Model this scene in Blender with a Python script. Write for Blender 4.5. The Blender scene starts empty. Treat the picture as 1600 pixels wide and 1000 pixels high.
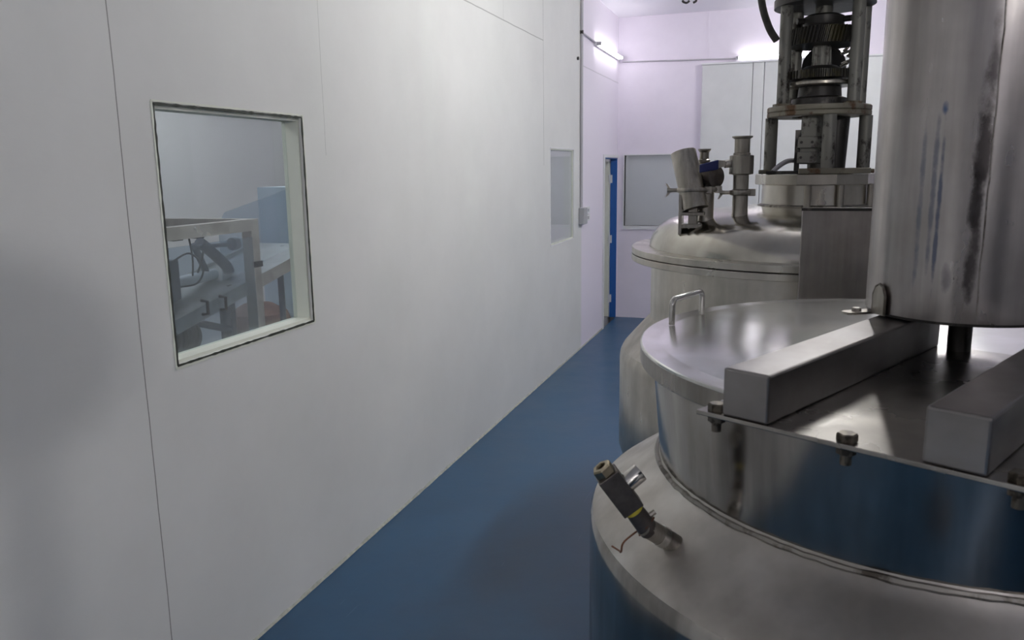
import bpy, bmesh, math, random
from mathutils import Vector, Matrix
random.seed(4)
S = bpy.context.scene
COL = S.collection
PI = math.pi

# ------------------------------------------------------------ camera
cd = bpy.data.cameras.new('camera'); cam = bpy.data.objects.new('camera', cd); COL.objects.link(cam)
cd.sensor_width = 36; cd.lens = 1240 / 1600 * 36; cd.clip_start = .05; cd.clip_end = 60
Rm = Matrix(((0.947270, -0.047342, 0.316919), (0.320142, 0.182189, -0.929686), (-0.013725, 0.982123, 0.187738)))
cam.matrix_world = Matrix.Translation((2.0108, 0, 1.93)) @ Rm.to_4x4()
cd.dof.use_dof = True; cd.dof.focus_distance = 4.5; cd.dof.aperture_fstop = 9
S.camera = cam

# ------------------------------------------------------------ world, exposure
w = bpy.data.worlds.new('world'); S.world = w; w.use_nodes = True
w.node_tree.nodes['Background'].inputs[0].default_value = (.72, .74, .8, 1)
w.node_tree.nodes['Background'].inputs[1].default_value = .05
S.view_settings.view_transform = 'Standard'; S.view_settings.look = 'None'
S.view_settings.exposure = .02; S.view_settings.gamma = 1; S.view_settings.use_curve_mapping = False
TUBE_POWER = 14.0        # radiance of the fluorescent tubes
BULB_POWER = 920.0  # added globe behind the camera
HALL_POWER = 355.0  # added ceiling tube over the far vessel
END_POWER = 320.0  # added ceiling tube near the back wall
SIDE_POWER = 90.0  # added tubes in the adjoining rooms

# ------------------------------------------------------------ materials
def newmat(name):
    m = bpy.data.materials.new(name); m.use_nodes = True
    nt = m.node_tree; return m, nt, nt.nodes['Principled BSDF']
def N(nt, t, **k):
    n = nt.nodes.new(t)
    for a, b in k.items(): setattr(n, a, b)
    return n
def ramp(nt, src, p0, c0, p1, c1):
    r = N(nt, 'ShaderNodeValToRGB'); r.color_ramp.elements[0].position = p0; r.color_ramp.elements[1].position = p1
    r.color_ramp.elements[0].color = (*c0, 1); r.color_ramp.elements[1].color = (*c1, 1)
    nt.links.new(src, r.inputs[0]); return r.outputs[0]
def coords(nt, scale):
    g = N(nt, 'ShaderNodeNewGeometry'); mp = N(nt, 'ShaderNodeMapping'); mp.inputs['Scale'].default_value = scale
    nt.links.new(g.outputs['Position'], mp.inputs['Vector']); return mp.outputs[0]
def noise(nt, vec, scale, detail=4, rough=.55):
    n = N(nt, 'ShaderNodeTexNoise'); n.inputs['Scale'].default_value = scale
    n.inputs['Detail'].default_value = detail; n.inputs['Roughness'].default_value = rough
    nt.links.new(vec, n.inputs['Vector']); return n.outputs['Fac']
def plain(name, col, rough=.5, metal=0, spec=.5, var=0, vs=6, bump=0, bs=60):
    m, nt, b = newmat(name)
    b.inputs['Base Color'].default_value = (*col, 1); b.inputs['Roughness'].default_value = rough
    b.inputs['Metallic'].default_value = metal; b.inputs['Specular IOR Level'].default_value = spec
    v = coords(nt, (1, 1, 1))
    if var:
        f = noise(nt, v, vs)
        nt.links.new(ramp(nt, f, .3, tuple(c * (1 - var) for c in col), .7, tuple(min(1, c * (1 + var)) for c in col)), b.inputs['Base Color'])
    if bump:
        f = noise(nt, v, bs); bp = N(nt, 'ShaderNodeBump'); bp.inputs['Strength'].default_value = bump
        bp.inputs['Distance'].default_value = .002; nt.links.new(f, bp.inputs['Height']); nt.links.new(bp.outputs[0], b.inputs['Normal'])
    return m
def mixc(nt, fac, a, b):
    x = N(nt, 'ShaderNodeMix', data_type='RGBA'); nt.links.new(fac, x.inputs[0])
    for s, i in ((a, 6), (b, 7)):
        if isinstance(s, tuple): x.inputs[i].default_value = (*s, 1)
        else: nt.links.new(s, x.inputs[i])
    return x.outputs[2]
def math_(nt, op, a, b=None, clamp=False):
    x = N(nt, 'ShaderNodeMath', operation=op, use_clamp=clamp)
    for s, i in ((a, 0), (b, 1)):
        if s is None: continue
        if isinstance(s, (int, float)): x.inputs[i].default_value = s
        else: nt.links.new(s, x.inputs[i])
    return x.outputs[0]
def steel(name, col=(.56, .54, .51), rough=.3, streak=(7, 7, .9), dirt=.35, rvar=.12, bump=.15, bscale=3.0, dirtcol=None, vb=False):
    """worn stainless steel: streaked tarnish, smears and slight dents"""
    m, nt, b = newmat(name); b.inputs['Metallic'].default_value = 1
    v = coords(nt, streak); f = noise(nt, v, 1.6, 4, .55)
    v2 = coords(nt, (1, 1, 1)); g = noise(nt, v2, 7, 4, .55)
    dk = dirtcol or tuple(c * (1 - dirt) for c in col)
    c1 = ramp(nt, f, .35, dk, .65, col)
    c2 = ramp(nt, g, .3, (.78, .76, .73), .62, (1, 1, 1))
    mu = N(nt, 'ShaderNodeMix', data_type='RGBA', blend_type='MULTIPLY'); mu.inputs[0].default_value = .8
    nt.links.new(c1, mu.inputs[6]); nt.links.new(c2, mu.inputs[7]); nt.links.new(mu.outputs[2], b.inputs['Base Color'])
    rr = N(nt, 'ShaderNodeMapRange'); rr.inputs['From Min'].default_value = .3; rr.inputs['From Max'].default_value = .7
    rr.inputs['To Min'].default_value = rough + rvar; rr.inputs['To Max'].default_value = max(.05, rough - rvar)
    ad = math_(nt, 'ADD', math_(nt, 'MULTIPLY', f, .6), math_(nt, 'MULTIPLY', g, .4))
    nt.links.new(ad, rr.inputs['Value']); nt.links.new(rr.outputs[0], b.inputs['Roughness'])
    h = noise(nt, v if vb else v2, bscale, 2, .4); bp = N(nt, 'ShaderNodeBump'); bp.inputs['Strength'].default_value = bump
    bp.inputs['Distance'].default_value = .02; nt.links.new(h, bp.inputs['Height']); nt.links.new(bp.outputs[0], b.inputs['Normal'])
    return m
def rusty(name, col, patch, scale=18, thr=.56, metal=.3, rough=.6):
    m, nt, b = newmat(name); b.inputs['Metallic'].default_value = metal; b.inputs['Roughness'].default_value = rough
    f = noise(nt, coords(nt, (1, 1, .6)), scale, 6, .65)
    nt.links.new(ramp(nt, f, thr - .04, col, thr + .05, patch), b.inputs['Base Color'])
    bp = N(nt, 'ShaderNodeBump'); bp.inputs['Strength'].default_value = .3; bp.inputs['Distance'].default_value = .003
    nt.links.new(f, bp.inputs['Height']); nt.links.new(bp.outputs[0], b.inputs['Normal'])
    return m
def emis(name, col, s):
    m, nt, b = newmat(name); b.inputs['Base Color'].default_value = (.9, .9, .9, 1)
    b.inputs['Emission Color'].default_value = (*col, 1); b.inputs['Emission Strength'].default_value = s; return m
def glass(name, tint=(.9, .94, .93), a=.25, rough=.02):
    """thin pane: mostly clear, mirrors a little"""
    m, nt, b = newmat(name); nt.nodes.remove(b); o = nt.nodes['Material Output']
    t = N(nt, 'ShaderNodeBsdfTransparent'); t.inputs[0].default_value = (*tint, 1)
    g = N(nt, 'ShaderNodeBsdfGlossy'); g.inputs['Roughness'].default_value = rough; g.inputs[0].default_value = (.9, .9, .9, 1)
    d = N(nt, 'ShaderNodeBsdfDiffuse'); d.inputs[0].default_value = (.68, .70, .74, 1)
    lw = N(nt, 'ShaderNodeLayerWeight'); lw.inputs[0].default_value = .5
    fr = math_(nt, 'ADD', math_(nt, 'MULTIPLY', math_(nt, 'POWER', lw.outputs['Facing'], 4), .5), .02)
    m1 = N(nt, 'ShaderNodeMixShader'); m1.inputs[0].default_value = a
    nt.links.new(t.outputs[0], m1.inputs[1]); nt.links.new(d.outputs[0], m1.inputs[2])
    m2 = N(nt, 'ShaderNodeMixShader'); nt.links.new(fr, m2.inputs[0])
    nt.links.new(m1.outputs[0], m2.inputs[1]); nt.links.new(g.outputs[0], m2.inputs[2])
    nt.links.new(m2.outputs[0], o.inputs[0]); return m

def wall_mat(name, base, far=None, seams=(), hseams=(), short=()):
    """painted insulated panels: faint mottling, hairline joints at y = seams, z = hseams"""
    m, nt, b = newmat(name); b.inputs['Roughness'].default_value = .55; b.inputs['Specular IOR Level'].default_value = .3
    g = N(nt, 'ShaderNodeNewGeometry'); sx = N(nt, 'ShaderNodeSeparateXYZ'); nt.links.new(g.outputs['Position'], sx.inputs[0])
    f = noise(nt, coords(nt, (1, 1, 1)), 1.7, 5, .6)
    col = ramp(nt, f, .3, tuple(c * .95 for c in base), .7, tuple(min(1, c * 1.03) for c in base))
    if far:
        st = math_(nt, 'MULTIPLY', math_(nt, 'SUBTRACT', sx.outputs[1], far[0]), 12, True)
        col = mixc(nt, st, col, far[1])
    wob = math_(nt, 'MULTIPLY', math_(nt, 'SUBTRACT', noise(nt, coords(nt, (1, 1, 1)), 2.5), .5), .012)
    for (p, wd, z0, z1, dk) in seams:
        d = math_(nt, 'ABSOLUTE', math_(nt, 'SUBTRACT', math_(nt, 'ADD', sx.outputs[1], wob), p))
        k = math_(nt, 'LESS_THAN', d, wd)
        k = math_(nt, 'MULTIPLY', k, math_(nt, 'GREATER_THAN', sx.outputs[2], z0))
        k = math_(nt, 'MULTIPLY', k, math_(nt, 'LESS_THAN', sx.outputs[2], z1))
        k = math_(nt, 'MULTIPLY', k, dk); col = mixc(nt, k, col, (.10, .10, .09))
    for (p, wd, y0, y1, dk) in hseams:
        d = math_(nt, 'ABSOLUTE', math_(nt, 'SUBTRACT', math_(nt, 'ADD', sx.outputs[2], wob), p))
        k = math_(nt, 'LESS_THAN', d, wd)
        k = math_(nt, 'MULTIPLY', k, math_(nt, 'GREATER_THAN', sx.outputs[1], y0))
        k = math_(nt, 'MULTIPLY', k, math_(nt, 'LESS_THAN', sx.outputs[1], y1))
        k = math_(nt, 'MULTIPLY', k, dk); col = mixc(nt, k, col, (.10, .10, .09))
    nt.links.new(col, b.inputs['Base Color'])
    h = noise(nt, coords(nt, (1, 1, 2.5)), 22, 6, .6); bp = N(nt, 'ShaderNodeBump'); bp.inputs['Strength'].default_value = .12
    bp.inputs['Distance'].default_value = .004; nt.links.new(h, bp.inputs['Height']); nt.links.new(bp.outputs[0], b.inputs['Normal'])
    return m

LILAC = (.82, .765, .86)
M = {}
M['wall'] = wall_mat('painted_panel_wall', (.715, .715, .70), (8.17, LILAC),
    seams=[(2.055, .0022, 0, 4, .75), (3.27, .0018, 2.0, 4, .35), (.85, .002, 0, 4, .5), (6.83, .004, 1.95, 4, .55), (4.62, .002, 3.0, 4, .3), (5.8, .002, 3.0, 4, .3)],
    hseams=[(3.0, .004, 4.3, 6.83, .5), (2.95, .006, 8.2, 11, .25)])
M['lilac'] = wall_mat('lilac_wall', LILAC)
M['ceiling'] = plain('ceiling_white', (.82, .80, .85), .7)
M['cream'] = plain('cream_trim', (.72, .74, .66), .5, var=.04)
M['white'] = plain('white_paint', (.74, .74, .76), .5)
M['panel'] = plain('grey_white_panel', (.70, .71, .71), .45, var=.03)
M['shade_wall'] = plain('dark_low_bounce_wall', (.20, .20, .21), .6, var=.05)  # unseen right and front walls, darkened to cut bounced light
M['bluepaint'] = plain('blue_paint', (.012, .10, .36), .4)
M['sealant'] = plain('old_sealant', (.40, .41, .36), .6, var=.2, vs=30)
M['gasket'] = plain('dark_gasket', (.035, .04, .03), .7)
M['greyplastic'] = plain('grey_plastic', (.42, .42, .44), .5)
M['conduit'] = plain('conduit_grey', (.50, .48, .52), .45)
M['black'] = plain('black_rubber', (.012, .012, .013), .45)
M['dark'] = plain('dark_interior', (.02, .02, .02), .8)
M['tube'] = emis('tube_glow', (1, .97, 1), TUBE_POWER)
M['fill_tube_hall'] = emis('hall_fill_glow', (1, .99, .97), HALL_POWER)
M['fill_tube_side'] = emis('side_fill_glow', (1, .98, 1), SIDE_POWER)
M['fill_tube_end'] = emis('end_fill_glow', (1, .99, .98), END_POWER)
M['fill_bulb'] = emis('bulb_fill_glow', (1, .98, .97), BULB_POWER)
M['glass'] = glass('window_glass', a=.07)
M['glass2'] = glass('hazy_window_glass', (.92, .94, .93), a=.35)
M['acrylic'] = glass('acrylic_guard', (.80, .86, .92), a=.10, rough=.1)
M['steel_lid'] = steel('stainless_lid', (.80, .81, .79), .20, (2.5, 1.2, 2), .2, .05, .32, 2.4)
M['steel_skirt'] = steel('stainless_lid_edge', (.44, .42, .39), .30, (9, 9, 2), .35, .06, .1, 3)
M['steel_dome'] = steel('stainless_dome', (.58, .555, .50), .19, (3, 3, 2), .25, .05, .10, 2.5)
M['steel_neck'] = steel('stainless_polished', (.50, .48, .45), .15, (6, 6, .6), .45, .05, .30, .9, vb=True)
M['steel_shoulder'] = steel('stainless_satin_shoulder', (.62, .59, .55), .46, (3, 3, 3), .25, .12, .2, 5)
M['steel_hood'] = steel('stainless_hood', (.47, .44, .42), .36, (9, 9, .8), .3, .08, .3, 2.5)
M['steel_hood_marked'] = steel('stainless_hood_marked', (.53, .50, .485), .30, (9, 9, .7), .36, .07, .25, 1.0, vb=True)
M['steel_beam'] = steel('stainless_beam', (.31, .295, .29), .36, (3, 1, 6), .2, .08, .15, 8)
M['steel_plate'] = steel('stainless_base_plate', (.44, .42, .39), .25, (3, 2, 3), .4, .1, .2, 6)
M['steel_far'] = steel('stainless_dull', (.60, .575, .52), .30, (5, 5, .9), .25, .05, .08, 3)
M['steel_pipe'] = steel('stainless_pipe', (.50, .47, .42), .35, (20, 20, 2), .4, .1, .1, 12)
M['rod'] = steel('bright_rod', (.7, .68, .64), .18, (20, 20, 4), .2, .05, 0)
M['weld'] = rusty('weld_bead', (.34, .32, .29), (.10, .085, .07), 9, .56, .85, .45)
M['bolt'] = rusty('bolt_steel', (.16, .14, .11), (.06, .05, .04), 60, .5, .8, .42)
M['painted_iron'] = rusty('chipped_grey_iron', (.19, .185, .165), (.03, .024, .02), 16, .57, .4, .5)
M['rust_flange'] = rusty('rusty_flange', (.20, .185, .145), (.10, .055, .028), 12, .56, .4, .55)
M['gear'] = rusty('greasy_gear', (.028, .026, .022), (.045, .040, .018), 12, .55, .6, .42)
M['dark_iron'] = rusty('dark_iron', (.045, .042, .04), (.12, .11, .10), 14, .6, .6, .45)
M['valve_blue'] = plain('blue_grip', (.012, .022, .13), .4)
M['brass'] = plain('tarnished_brass_nut', (.36, .31, .22), .35, 1, var=.2, vs=40)
M['yellow'] = plain('yellow_seal', (.62, .52, .06), .5)
M['dark_body'] = plain('dark_valve_body', (.13, .115, .105), .42, .7, var=.25, vs=30)
M['wire'] = plain('copper_wire', (.20, .085, .045), .45, .3)
M['hose'] = plain('hose_rubber', (.06, .055, .045), .5, var=.3, vs=30)
M['drum'] = plain('red_brown_drum', (.20, .115, .095), .7, var=.3, vs=14)
M['pale_blue'] = plain('pale_blue_sheet', (.45, .56, .68), .4, var=.1)
M['machine_grey'] = plain('machine_grey', (.10, .115, .145), .5, .3, var=.2)
M['floor2'] = plain('grey_floor', (.36, .37, .40), .4)
M['tray'] = steel('tray_steel', (.62, .60, .57), .35, (4, 4, 4), .2)
def floor_mat():
    m, nt, b = newmat('blue_epoxy_floor')
    f = noise(nt, coords(nt, (1, 1, 1)), 2.2, 8, .6)
    col = ramp(nt, f, .3, (.019, .066, .135), .72, (.028, .090, .175))
    sc = noise(nt, coords(nt, (60, 2.2, 1)), 1.0, 3, .5); k = math_(nt, 'GREATER_THAN', sc, .735)
    nt.links.new(mixc(nt, math_(nt, 'MULTIPLY', k, .12), col, (.2, .3, .4)), b.inputs['Base Color'])
    nt.links.new(ramp(nt, f, .3, (.30,) * 3, .7, (.42,) * 3), b.inputs['Roughness'])
    h = noise(nt, coords(nt, (1, 1, 1)), 6, 3); bp = N(nt, 'ShaderNodeBump'); bp.inputs['Strength'].default_value = .12
    bp.inputs['Distance'].default_value = .01; nt.links.new(h, bp.inputs['Height']); nt.links.new(bp.outputs[0], b.inputs['Normal'])
    return m
M['floor'] = floor_mat()

# ------------------------------------------------------------ builders
def thing(name, label, cat, loc, group=None):
    o = bpy.data.objects.new(name, None); COL.objects.link(o); o.location = loc; o.empty_display_size = .1
    o['label'] = label; o['category'] = cat
    if group: o['group'] = group
    return o
def tag(o, label, cat, group=None):
    o['label'] = label; o['category'] = cat
    if group: o['group'] = group
    return o
def wloc(o):
    v = Vector((0, 0, 0))
    while o is not None: v += o.location; o = o.parent
    return v
def obj(name, bm, mat, parent=None, smooth=True, origin=None, structure=False, bevel=0, label=None, ang=35):
    """bm is in world coordinates; becomes ONE mesh object"""
    me = bpy.data.meshes.new(name)
    base = wloc(parent) if parent else Vector(origin or (0, 0, 0))
    bmesh.ops.translate(bm, verts=bm.verts, vec=-base)
    bmesh.ops.recalc_face_normals(bm, faces=bm.faces)
    bm.to_mesh(me); bm.free(); me.materials.append(mat)
    o = bpy.data.objects.new(name, me); COL.objects.link(o)
    if parent: o.parent = parent
    else: o.location = base
    if smooth:
        for p in me.polygons: p.use_smooth = True
        me.set_sharp_from_angle(angle=math.radians(ang))
    if bevel:
        b = o.modifiers.new('bevel', 'BEVEL'); b.width = bevel; b.segments = 2; b.limit_method = 'ANGLE'
        b.angle_limit = math.radians(40)
        wn = o.modifiers.new('wn', 'WEIGHTED_NORMAL'); wn.keep_sharp = True
    if structure: o['kind'] = 'structure'
    if label: o['label'] = label
    return o
B = bmesh.new
def box(bm, x0, x1, y0, y1, z0, z1):
    v = [bm.verts.new(p) for p in ((x0,y0,z0),(x1,y0,z0),(x1,y1,z0),(x0,y1,z0),(x0,y0,z1),(x1,y0,z1),(x1,y1,z1),(x0,y1,z1))]
    for f in ((0,3,2,1),(4,5,6,7),(0,1,5,4),(1,2,6,5),(2,3,7,6),(3,0,4,7)): bm.faces.new([v[i] for i in f])
    return bm
def obox(bm, o, e, d, l0, l1, a0, a1, z0, z1):
    """box in a plan frame: origin o, lateral unit e, along unit d"""
    P = lambda l, a, z: (o[0] + e[0]*l + d[0]*a, o[1] + e[1]*l + d[1]*a, z)
    v = [bm.verts.new(p) for p in (P(l0,a0,z0),P(l1,a0,z0),P(l1,a1,z0),P(l0,a1,z0),P(l0,a0,z1),P(l1,a0,z1),P(l1,a1,z1),P(l0,a1,z1))]
    for f in ((0,3,2,1),(4,5,6,7),(0,1,5,4),(1,2,6,5),(2,3,7,6),(3,0,4,7)): bm.faces.new([v[i] for i in f])
    return bm
def lathe(bm, prof, c, seg=96, cap0=False, cap1=False, axis=None, rfun=None):
    """prof: (r, h) pairs; axis: unit vector (default up); c: point at h = 0"""
    az = Vector(axis).normalized() if axis is not None else Vector((0, 0, 1))
    ax = az.orthogonal().normalized() if axis is not None else Vector((1, 0, 0)); ay = az.cross(ax)
    c = Vector(c); rows = []
    for r, hh in prof:
        if r < 1e-6: rows.append([bm.verts.new(c + az*hh)]); continue
        rows.append([bm.verts.new(c + az*hh + (ax*math.cos(2*PI*i/seg) + ay*math.sin(2*PI*i/seg)) * (r if rfun is None else rfun(r, i))) for i in range(seg)])
    for a, b in zip(rows, rows[1:]):
        if len(a) == 1 and len(b) == 1: continue
        for i in range(seg):
            j = (i+1) % seg
            if len(a) == 1: bm.faces.new((a[0], b[i], b[j]))
            elif len(b) == 1: bm.faces.new((a[i], b[0], a[j]))
            else: bm.faces.new((a[i], b[i], b[j], a[j]))
    if cap0 and len(rows[0]) > 1: bm.faces.new(rows[0])
    if cap1 and len(rows[-1]) > 1: bm.faces.new(rows[-1])
    return bm
def cyl(bm, p, q, r, seg=24, r2=None):
    p = Vector(p); q = Vector(q); L = (q-p).length
    return lathe(bm, [(r, 0), (r if r2 is None else r2, L)], p, seg, True, True, axis=(q-p))
def tube(bm, pts, r, seg=10, smooth=True):
    pts = [Vector(p) for p in pts]
    if smooth and len(pts) > 2:     # Catmull-Rom
        out = []
        for i in range(len(pts)-1):
            p0 = pts[max(i-1,0)]; p1 = pts[i]; p2 = pts[i+1]; p3 = pts[min(i+2,len(pts)-1)]
            for k in range(6):
                t = k/6; out.append(.5*((2*p1)+(p2-p0)*t+(2*p0-5*p1+4*p2-p3)*t*t+(3*p1-p0-3*p2+p3)*t**3))
        out.append(pts[-1]); pts = out
    rows = []; up = None
    for i, p in enumerate(pts):
        d = (pts[min(i+1,len(pts)-1)] - pts[max(i-1,0)]).normalized()
        up = d.orthogonal().normalized() if up is None else (up - d*up.dot(d)).normalized()
        s = d.cross(up); rows.append([bm.verts.new(p + (up*math.cos(2*PI*k/seg) + s*math.sin(2*PI*k/seg))*r) for k in range(seg)])
    for a, b in zip(rows, rows[1:]):
        for k in range(seg): bm.faces.new((a[k], a[(k+1)%seg], b[(k+1)%seg], b[k]))
    bm.faces.new(rows[0]); bm.faces.new(rows[-1]); return bm
def quadplate(bm, pts, n, t):
    """flat polygon with thickness t along n"""
    n = Vector(n).normalized()*t
    a = [bm.verts.new(Vector(p)) for p in pts]; b = [bm.verts.new(Vector(p)+n) for p in pts]
    bm.faces.new(a); bm.faces.new(b)
    for i in range(len(a)): j = (i+1) % len(a); bm.faces.new((a[i], a[j], b[j], b[i]))
    return bm
def wall_cells(bm, axis, c0, c1, us, zs, holes):
    """wall slab from c0 to c1 on x ('x') or y ('y'), as cells around rectangular holes"""
    for u0, u1 in zip(us, us[1:]):
        for z0, z1 in zip(zs, zs[1:]):
            if any(u0 >= h[0]-1e-6 and u1 <= h[1]+1e-6 and z0 >= h[2]-1e-6 and z1 <= h[3]+1e-6 for h in holes): continue
            if axis == 'x': box(bm, c0, c1, u0, u1, z0, z1)
            else: box(bm, u0, u1, c0, c1, z0, z1)
    return bm

# ------------------------------------------------------------ room shell
H = 3.72; YB = 10.12; XR = 6.4; YF = -4.2
W1 = (2.213, 3.084, 1.261, 2.157); W2 = (7.03, 7.876, 1.222, 2.102); DR = (9.315, 10.09, 0, 2.04)
def struct(name, bm, m, **k): return obj(name, bm, m, None, structure=True, **k)
struct('floor', box(B(), -.0, XR, YF, YB, -.1, 0), M['floor'], smooth=False)
struct('ceiling', box(B(), -.1, XR+.1, YF, YB+.1, H, H+.1), M['ceiling'], smooth=False)
us = sorted({YF, W1[0], W1[1], W2[0], W2[1], DR[0], DR[1], YB}); zs = sorted({0, W1[2], W1[3], W2[2], W2[3], DR[3], H})
wl = wall_cells(B(), 'x', -.1, 0, us, zs, [W1, W2, DR]); bmesh.ops.remove_doubles(wl, verts=wl.verts, dist=1e-5)
struct('wall_left', wl, M['wall'], smooth=False)
W3 = (.09, .95, 1.19, 2.07)
struct('wall_back', wall_cells(B(), 'y', YB, YB+.12, [-.1, W3[0], W3[1], XR+.1], [0, W3[2], W3[3], H], [W3]), M['lilac'], smooth=False)
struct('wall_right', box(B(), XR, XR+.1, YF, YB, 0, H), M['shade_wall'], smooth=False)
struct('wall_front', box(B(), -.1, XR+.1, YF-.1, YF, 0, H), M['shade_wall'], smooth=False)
# rough cream sealant along the foot of the left wall
bm = B(); n = 260; prev = None
for i in range(n+1):
    y = YF + (DR[0]-YF)*i/n; r = random.uniform(.35, 1)
    cur = [bm.verts.new(p) for p in ((0, y,   .006 + .012*r), (.006 + .004*r, y, .002), (0, y, 0))]
    if prev:
        for k in range(3): bm.faces.new((prev[k], prev[(k+1)%3], cur[(k+1)%3], cur[k]))
    prev = cur
struct('baseboard_left', bm, M['sealant'], smooth=False)
# grey-white partition boards standing against the back wall
t = bpy.data.objects.new('trim_1', None)
bm = B()
for x0, x1 in ((1.02, 1.598), (1.604, 1.727), (1.733, 2.35), (2.356, 2.99), (2.996, 3.6), (3.606, 4.2)):
    box(bm, x0, x1, YB-.055, YB, 0, 3.105)
struct('trim_1', bm, M['panel'], smooth=False, bevel=.003)
struct('trim_2', box(B(), 1.01, 4.21, YB-.07, YB, 3.105, 3.125), M['white'], smooth=False)
struct('trim_3', box(B(), 1.06, 1.085, YB-.006, YB, 3.125, H), M['lilac'], smooth=False)

# ------------------------------------------------------------ windows and door
def window(name, y0, y1, z0, z1, gm, px=-.080, fx=-.012):
    fr = B()
    box(fr, -.095, fx, y0+.001, y1-.001, z0-.001+.001, z0+.012); box(fr, -.095, fx, y0+.001, y1-.001, z1-.012, z1)
    box(fr, -.095, fx, y0+.001, y0+.012, z0+.012, z1-.012); box(fr, -.095, fx, y1-.012, y1-.001, z0+.012, z1-.012)
    w_ = struct(name, fr, M['cream'], smooth=False)
    obj('pane', box(B(), px, px+.005, y0+.012, y1-.012, z0+.012, z1-.012), gm, w_, smooth=False)
    return w_
w1 = window('window_1', *W1, M['glass'])
# dark hand-cut sealant line round the opening
def sealant(y0, y1, z0, z1, wd, mat, parent, nm='gasket'):
    bm = B()
    def strip(a, b):
        n = 40; prev = None; a = Vector(a); b = Vector(b); d = (b-a).normalized(); s = Vector((0, -d.z, d.y))
        for i in range(n+1):
            p = a.lerp(b, i/n); k = wd*random.uniform(.45, 1.15)
            cur = [bm.verts.new(p + s*k*q + Vector((ux, 0, 0))) for q, ux in ((-1, 0), (1, 0), (1, .003), (-1, .003))]
            if prev:
                for j in range(4): bm.faces.new((prev[j], prev[(j+1)%4], cur[(j+1)%4], cur[j]))
            else: bm.faces.new(cur)
            prev = cur
        bm.faces.new(prev)
    strip((0, y0, z0), (0, y1, z0)); strip((0, y1, z0), (0, y1, z1)); strip((0, y1, z1), (0, y0, z1)); strip((0, y0, z1), (0, y0, z0))
    obj(nm, bm, mat, parent, smooth=False)
sealant(W1[0]-.002, W1[1]+.002, W1[2]-.004, W1[3]+.003, .0048, M['gasket'], w1)
sealant(W1[0]-.010, W1[1]+.010, W1[2]-.013, W1[3]+.012, .0042, M['cream'], w1, 'sealant_bead')
w2 = window('window_2', *W2, M['glass2'], -.022, -.004)
sealant(W2[0]-.004, W2[1]+.004, W2[2]-.004, W2[3]+.004, .006, M['white'], w2, 'sealant_bead')
# hatch window in the back wall
bm = B(); x0, x1, z0, z1 = W3
for a in ((x0-.012, x1+.02, z0-.045, z0), (x0-.012, x1+.02, z1, z1+.012), (x0-.012, x0, z0, z1), (x1, x1+.02, z0, z1)):
    box(bm, a[0], a[1], YB-.012, YB+.1, a[2], a[3])
w3 = struct('window_3', bm, M['white'], smooth=False)
obj('pane', box(B(), x0, x1, YB+.06, YB+.066, z0, z1), M['glass2'], w3, smooth=False)
# door
bm = B(); y0, y1, _, z1 = DR
box(bm, 0, .014, y0-.05, y0, 0, z1+.035); box(bm, 0, .014, y0, YB-.001, z1, z1+.035)
d1 = struct('door_1', bm, M['white'], smooth=False)
bm = B(); box(bm, -.078, .004, y1-.014, y1, 0, z1-.012); box(bm, -.1, .004, y0, y1, z1-.014, z1)
obj('door_frame', bm, M['bluepaint'], d1, smooth=False, label='blue painted door frame')
leaf = obj('door_leaf', box(B(), -.88, -.086, y1-.045, y1-.005, .012, z1-.04), M['cream'], d1, smooth=False, bevel=.002)
for z in (.25, 1.02, 1.78):
    bm = B(); cyl(bm, (-.082, y1-.05, z-.055), (-.082, y1-.05, z+.055), .009, 10); box(bm, -.078, -.055, y1-.018, y1-.0135, z-.05, z+.05)
    obj('hinge', bm, M['white'], d1)
bm = B(); cyl(bm, (-.80, y1-.045, 1.0), (-.80, y1-.085, 1.0), .011, 12); tube(bm, [(-.80, y1-.08, 1.0), (-.70, y1-.08, 1.0)], .009, 10, False)
obj('door_handle', bm, M['steel_pipe'], leaf)

# ------------------------------------------------------------ the neighbouring room seen through the openings
bm = B(); box(bm, -3.3, -.1, .2, YB+.6, -.1, 0); struct('floor_neighbour', bm, M['floor2'], smooth=False)
struct('ceiling_neighbour', box(B(), -3.3, -.1, .2, YB+.6, 3.2, 3.3), M['ceiling'], smooth=False)
bm = B(); box(bm, -3.4, -3.3, .2, YB+.6, 0, 3.3); struct('wall_far_neighbour', bm, M['white'], smooth=False)
struct('wall_side_neighbour', box(B(), -3.3, -.1, .1, .2, 0, 3.3), M['white'], smooth=False)
struct('wall_partition_neighbour', box(B(), -3.3, -.1, 9.15, 9.25, 0, 3.2), M['white'], smooth=False)
struct('wall_end_neighbour', box(B(), -3.3, -.1, YB+.5, YB+.6, 0, 3.2), M['white'], smooth=False)
bm = B(); box(bm, -.1, 1.6, YB+1.3, YB+1.4, 0, 3.2); box(bm, 1.5, 1.6, YB+.12, YB+1.3, 0, 3.2); box(bm, -.1, 1.6, YB+.12, YB+1.4, 3.2, 3.3); box(bm, -.2, -.1, YB+.6, YB+1.4, 0, 3.2); box(bm, -.1, 1.6, YB+.12, YB+1.4, -.1, 0)
struct('wall_behind_hatch', bm, M['white'], smooth=False)
struct('trim_4', box(B(), -3.29, -.11, 9.135, 9.15, 1.30, 1.36), M['white'], smooth=False)

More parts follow.
